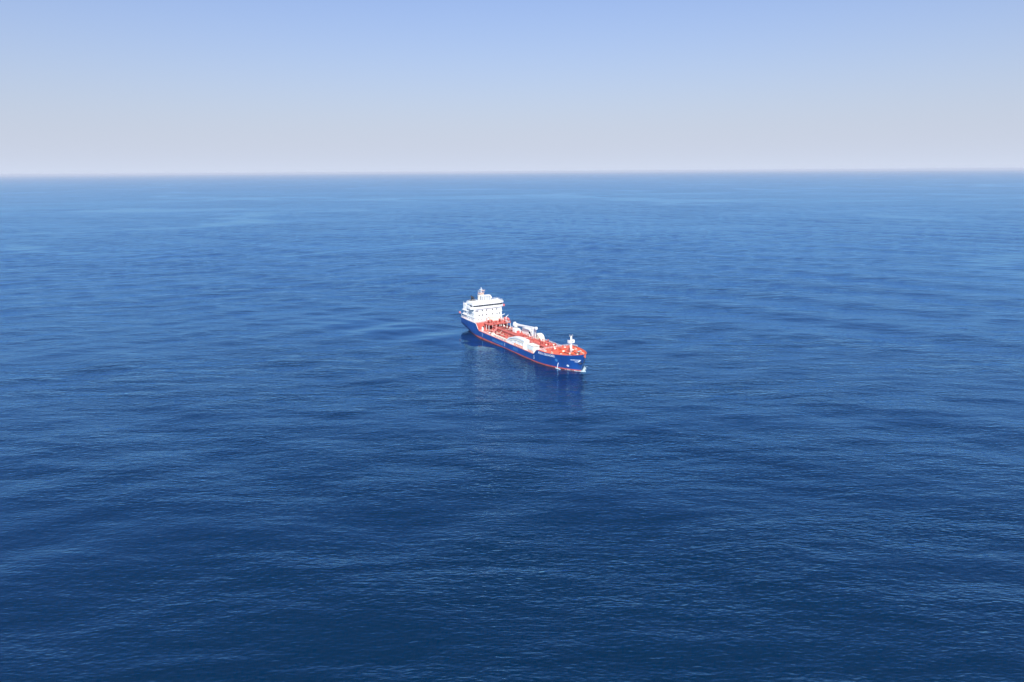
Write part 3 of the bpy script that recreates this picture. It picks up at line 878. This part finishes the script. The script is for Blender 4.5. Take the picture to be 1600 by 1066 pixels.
# white control room beside the crane
mb = MB(); mb.box(58.4, 66.0, -8.8, -4.7, 4.1, 10.1); mb.box(58.2, 66.2, -9.0, -4.55, 10.1, 10.3); cab = mb.build('deck_house', 'white', ship, 0.04)
for k in range(2):
    mb = MB(); mb.box(66.0, 66.04, -8.2 + k * 1.8, -7.0 + k * 1.8, 7.9, 9.1); mb.build('window', 'glass', cab)
mb = MB(); mb.box(60.2, 61.2, -1.4, 0.4, 6.4, 9.2); mb.build('locker', 'pink', ship, 0.04)

# forward end of the cargo deck: red winches and small posts
def winch(s, t, z, w, mat, parent=ship, name='mooring_winch'):
    root = MB(); root.box(s - 0.9, s + 0.9, t - w / 2, t + w / 2, z, z + 0.25)
    o = root.build(name, mat, parent)
    mb = MB(); mb.tube([(s, t - w * 0.32, z + 0.95), (s, t + w * 0.12, z + 0.95)], 0.5, 12); mb.build('drum', 'cream', o)
    for tt in (t - w * 0.34, t + w * 0.13):
        mb = MB(); mb.tube([(s, tt - 0.06, z + 0.95), (s, tt + 0.06, z + 0.95)], 0.85, 14); mb.build('flange', mat, o)
    mb = MB(); mb.tube([(s, t + w * 0.36, z + 0.95), (s, t + w * 0.5, z + 0.95)], 0.38, 10); mb.build('warping_head', mat, o)
    mb = MB(); mb.box(s - 0.6, s + 0.6, t + w * 0.18, t + w * 0.34, z + 0.25, z + 1.6); mb.build('gearbox', mat, o)
    return o
winch(95.0, 0.8, 6.5, 3.0, 'redsteel'); winch(97.2, -3.0, 6.5, 3.0, 'redsteel')
for s, t, h in ((92.6, 2.6, 3.4), (94.6, -1.4, 4.0), (98.8, 1.4, 3.6), (100.6, -2.6, 2.6), (101.0, 3.0, 2.2)):
    mb = MB(); mb.lathe(s, t, [(0.28, 6.0), (0.25, 6.0 + h), (0.5, 6.05 + h), (0.5, 6.4 + h), (0.1, 6.5 + h)], 8); mb.build('vent_post', 'redsteel', ship)
mb = MB(); mb.box(99.2, 102.4, -6, 5.6, 7.0, 7.3); mb.build('cross_walk', 'redsteel', ship)

# ------------------------------------------------------------------ forecastle
winch(116.4, 3.0, zfc(116.4) + 0.15, 4.2, 'foredeck'); winch(116.4, -3.4, zfc(116.4) + 0.15, 4.2, 'foredeck')
winch(109.0, -3.0, zfc(109) + 0.15, 3.4, 'redsteel'); winch(108.4, 3.4, zfc(108) + 0.15, 3.4, 'redsteel')
bol = None
def bollards(s, t, mat='cream'):
    z = zfc(s) + 0.05
    mb = MB(); mb.box(s - 0.9, s + 0.9, t - 0.35, t + 0.35, z, z + 0.15)
    for d in (-0.55, 0.55): mb.lathe(s + d, t, [(0.26, z + 0.1), (0.26, z + 0.8), (0.36, z + 0.85), (0.36, z + 0.95), (0.1, z + 1.0)], 10)
    mb.build('bollard', mat, ship)
for s, t in ((107, 8.8), (113.5, 8.2), (120.5, 6.6), (126, 4.3), (107, -8.8), (113.5, -8.2), (120.5, -6.6), (126, -4.3)): bollards(s, t)
mb = MB(); mb.box(110.4, 113.4, -1.2, 1.8, zfc(112), zfc(112) + 1.9); mb.box(110.2, 113.6, -1.4, 2.0, zfc(112) + 1.9, zfc(112) + 2.05); mb.build('forecastle_locker', 'foredeck', ship, 0.04)
mb = MB(); mb.box(119.2, 121.6, -1.6, 1.6, zfc(120), zfc(120) + 0.9); mb.build('mast_base', 'foredeck', ship, 0.05)
mb = MB(); mb.lathe(124.6, -2.4, [(0.55, 8.4), (0.55, 9.5), (0.9, 9.6), (0.9, 9.95), (0.3, 10.1)], 12); mb.build('mushroom_vent', 'grey', ship)
for s, t in ((123.0, 2.6), (127.6, 0.6), (110.0, -6.2), (105.2, 1.0), (105.0, -4.6), (128.8, -1.6)):
    z = zfc(s); mb = MB(); mb.lathe(s, t, [(0.3, z), (0.3, z + 0.9), (0.6, z + 1.0), (0.6, z + 1.3), (0.2, z + 1.4)], 10); mb.build('mushroom_vent', 'cream' if t > 0 else 'foredeck', ship)
# anchor chains over the deck
for t in (1.7, -1.7):
    mb = MB(); mb.tube([(117.6, t * 1.6, zfc(118) + 0.75), (122, t * 1.2, zfc(122) + 0.5), (127.5, t * 0.8, zfc(127.5) + 0.25)], 0.16, 6); mb.build('anchor_chain', 'black', ship)
# inner bulwark stays
for side in (1, -1):
    for k in range(9):
        s = 111.5 + k * 2.35; z = zfc(s); h = half(s, z) - 0.3; zt = ztop(s)
        mb = MB(); mb.add([(s, side * h, z), (s, side * (h - 0.8), z), (s, side * (half(s, zt) - 0.25), zt - 0.15), (s + 0.12, side * h, z), (s + 0.12, side * (h - 0.8), z), (s + 0.12, side * (half(s, zt) - 0.25), zt - 0.15)],
                          [(0, 1, 2), (3, 4, 5), (0, 1, 4, 3), (1, 2, 5, 4), (2, 0, 3, 5)])
        mb.build('bulwark_stay', 'foredeck', fore_deck)
# foremast: white column, box platform with lamps, dark lantern on top
mb = MB(); mb.lathe(120.4, 0.0, [(0.75, 8.6), (0.62, 12.0), (0.52, 16.6), (0.36, 18.0)], 12)
fm = mb.build('foremast', 'white', ship)
mb = MB(); mb.box(119.4, 121.4, -1.7, 1.7, 14.2, 14.35); mb.build('mast_platform', 'white', fm)
for t0, t1 in ((-1.7, -1.55), (1.55, 1.7)):
    mb = MB(); mb.box(119.4, 121.4, t0, t1, 14.35, 15.9); mb.build('lamp_screen', 'white', fm)
mb = MB(); mb.box(121.25, 121.4, -1.55, -0.6, 14.35, 15.9); mb.box(121.25, 121.4, 0.6, 1.55, 14.35, 15.9); mb.build('lamp_screen', 'white', fm)
for t in (-1.1, 1.1):
    mb = MB(); mb.lathe(120.4, t, [(0.25, 15.0), (0.3, 15.2), (0.3, 15.7), (0.1, 15.9)], 8); mb.build('floodlight', 'cream', fm)
mb = MB(); mb.box(120.3, 120.5, -1.3, 1.3, 17.9, 18.05); mb.tube([(120.4, 0.9, 18.0), (120.4, 0.9, 19.0)], 0.16, 6); mb.tube([(120.4, -0.9, 18.0), (120.4, -0.9, 18.9)], 0.16, 6); mb.tube([(120.4, 0, 18.0), (120.4, 0, 18.7)], 0.2, 6); mb.build('lantern', 'grey', fm)
mb = MB()
for k in range(26):
    z = 9.2 + k * 0.33; mb.box(121.0, 121.05, -0.25, 0.25, z, z + 0.06)
mb.box(121.0, 121.06, -0.3, -0.25, 9.0, 17.8); mb.box(121.0, 121.06, 0.25, 0.3, 9.0, 17.8); mb.build('ladder', 'white', fm)
# rails along the open side decks and the after end of the forecastle
for side in (1, -1):
    railing('railing', [(103.4, side * 11.3, 7.95), (108, side * 11.1, 8.2), (111.5, side * 10.7, 8.5)], 0.9, 1.5, 0.06, 'white')
    railing('railing', [(31, side * 11.5, 4.5), (65, side * 11.5, 4.5), (98.5, side * 11.5, 4.5)], 1.0, 1.7, 0.06, 'white')
railing('railing', [(102.9, 11.0, 7.4), (102.9, -11.0, 7.4)], 1.0, 1.7, 0.06, 'white')

# water pouring from an outlet on the starboard bow
p0 = on_hull(119.6, 3.6, 1, 0.1)
mb = MB(); mb.tube([p0, (p0[0], p0[1] + 0.25, 3.0), (p0[0] - 0.1, p0[1] + 0.45, 1.6), (p0[0] - 0.15, p0[1] + 0.5, 0.0)], 0.07, 8, 0.18)
mb.build('discharge_stream', 'letter', hull)

# ------------------------------------------------------------------ rescue boat on the port side (lifts away: a thing of its own)
def boat():
    root = empty('rescue_boat')
    root.location = (ship.matrix_basis @ Vector((0, 0, 0)))
    root.rotation_euler = (0, 0, HEAD)
    mb = MB(); vs_, fs_ = [], []
    n = 13
    for i in range(n):
        u = i / (n - 1); s = 26.6 + 7.0 * u
        w = 1.25 * (1 - abs(2 * u - 0.9) ** 3 * 0.85 if u < 0.95 else 0.12)
        w = max(w, 0.12)
        for k in range(9):
            a = math.pi + math.pi * k / 8
            vs_.append((s, -9.4 + w * math.cos(a), 10.5 + (0.25 * u * u) + 1.1 * math.sin(a) * (0.6 + 0.4 * min(1, w))))
    for i in range(n - 1):
        for k in range(8): fs_.append((i * 9 + k, i * 9 + k + 1, (i + 1) * 9 + k + 1, (i + 1) * 9 + k))
    fs_ += [tuple(range(9)), tuple((n - 1) * 9 + k for k in range(9))]
    mb.add(vs_, fs_, True); mb.build('boat_hull', 'pink', root)
    mb = MB(); vs_, fs_ = [], []
    for i in range(9):
        u = i / 8; s = 27.0 + 6.0 * u; w = 1.15 * math.sin(math.pi * (0.15 + 0.7 * u)) ** 0.6
        for k in range(9):
            a = math.pi * k / 8
            vs_.append((s, -9.4 + w * math.cos(a), 10.45 + 1.0 * w * math.sin(a)))
    for i in range(8):
        for k in range(8): fs_.append((i * 9 + k, i * 9 + k + 1, (i + 1) * 9 + k + 1, (i + 1) * 9 + k))
    fs_ += [tuple(range(9)), tuple(8 * 9 + k for k in range(9))]
    mb.add(vs_, fs_, True); mb.build('canopy', 'pink', root)
    mb = MB(); mb.box(27.6, 28.9, -10.0, -8.8, 11.3, 12.0); mb.build('steering_cupola', 'black', root, 0.1)
    tag(root, 'small red rescue boat on its davit beside the white bridge house', 'boat')
boat()
mb = MB(); mb.tube([(26.8, -7.2, 8.4), (26.8, -7.4, 12.6), (27.4, -9.4, 13.4)], 0.22, 8); mb.tube([(32.8, -7.2, 8.4), (32.8, -7.4, 12.6), (32.2, -9.4, 13.4)], 0.22, 8)
mb.box(26.6, 33, -10.2, -9.9, 8.4, 9.6); mb.box(26.6, 33, -8.9, -8.6, 8.4, 9.6); mb.build('davit', 'white', ship)

# ensign on a raked staff over the starboard quarter
fr_ = empty('ensign'); fr_.location = ship.location; fr_.rotation_euler = (0, 0, HEAD)
mb = MB(); mb.tube([(0.9, 10.2, 8.5), (-0.6, 10.6, 12.4)], 0.07, 6); mb.build('flagstaff', 'white', fr_)
def flagband(u0, u1, mat):
    mb = MB(); vs_, fs_ = [], []
    n = 6
    for i in range(n + 1):
        u = u0 + (u1 - u0) * i / n
        for zz in (0, 1):
            for th_ in (-0.015, 0.015):
                vs_.append((-0.55 - 2.2 * u, 10.6 + 0.18 * math.sin(u * 7) + th_, 10.9 + 1.3 * zz - 0.35 * u + 0.04 * math.sin(u * 9)))
    for i in range(n):
        a, b = i * 4, (i + 1) * 4
        fs_ += [(a, b, b + 2, a + 2), (a + 1, b + 1, b + 3, a + 3), (a, b, b + 1, a + 1), (a + 2, b + 2, b + 3, a + 3)]
    mb.add(vs_, fs_, True); mb.build('flag_band', mat, fr_)
flagband(0, 0.27, 'pink'); flagband(0.27, 0.73, 'letter'); flagband(0.73, 1.0, 'pink')
tag(fr_, 'red and white ensign flying at the stern of the tanker', 'flag')

# ------------------------------------------------------------------ foam where the stem cuts the water
def foam():
    rng = random.Random(5)
    bm = bmesh.new()
    ch, sh = math.cos(HEAD), math.sin(HEAD)
    def to_w(s, t): return (SHIP_X + s * ch + t * sh, SHIP_Y + s * sh - t * ch)
    spots = []
    for i in range(110):                                   # bow wave, port side first, then a thin line to starboard
        u = rng.random() ** 1.6
        spots.append((131.6 - 7.5 * u + rng.gauss(0, 0.5), -(half(131.0 - 7.5 * u, 0) + 0.2 + abs(rng.gauss(0, 0.7)) + 1.4 * u), rng.uniform(0.1, 0.32)))
    for i in range(60):
        u = rng.random() ** 1.3
        spots.append((131.4 - 9 * u + rng.gauss(0, 0.35), half(131.0 - 9 * u, 0) + 0.12 + abs(rng.gauss(0, 0.3)), rng.uniform(0.08, 0.22)))
    for i in range(40):
        spots.append((119.4 + rng.gauss(0, 1.3), half(119.4, 0) + 0.5 + abs(rng.gauss(0, 0.5)), rng.uniform(0.12, 0.32)))
    for s, t, r in spots:
        x, y = to_w(s, t)
        z = float(wave_height(np.array([x]), np.array([y]))[0]) + 0.03
        mtx = Matrix.Translation((x, y, z)) @ Matrix.Rotation(rng.uniform(0, 6.28), 4, 'Z') @ Matrix.Diagonal((r * rng.uniform(1.0, 2.6), r, r * 0.45, 1))
        bmesh.ops.create_icosphere(bm, subdivisions=1, radius=1.0, matrix=mtx)
    me = bpy.data.meshes.new('bow_foam'); bm.to_mesh(me); bm.free()
    m, nt, b = newmat('sea_foam'); b.inputs['Base Color'].default_value = (0.42, 0.52, 0.55, 1); b.inputs['Roughness'].default_value = 0.8
    me.materials.append(m)
    o = bpy.data.objects.new('bow_foam', me); COL.objects.link(o)
    tag(o, 'thin white foam where the bow of the tanker cuts the water', 'foam', kind='stuff')
foam()

print('tris', sum(len(p.vertices) - 2 for o in SC.objects if o.type == 'MESH' and o.name != 'sea' for p in o.data.polygons), 'sea quads', len(quads))
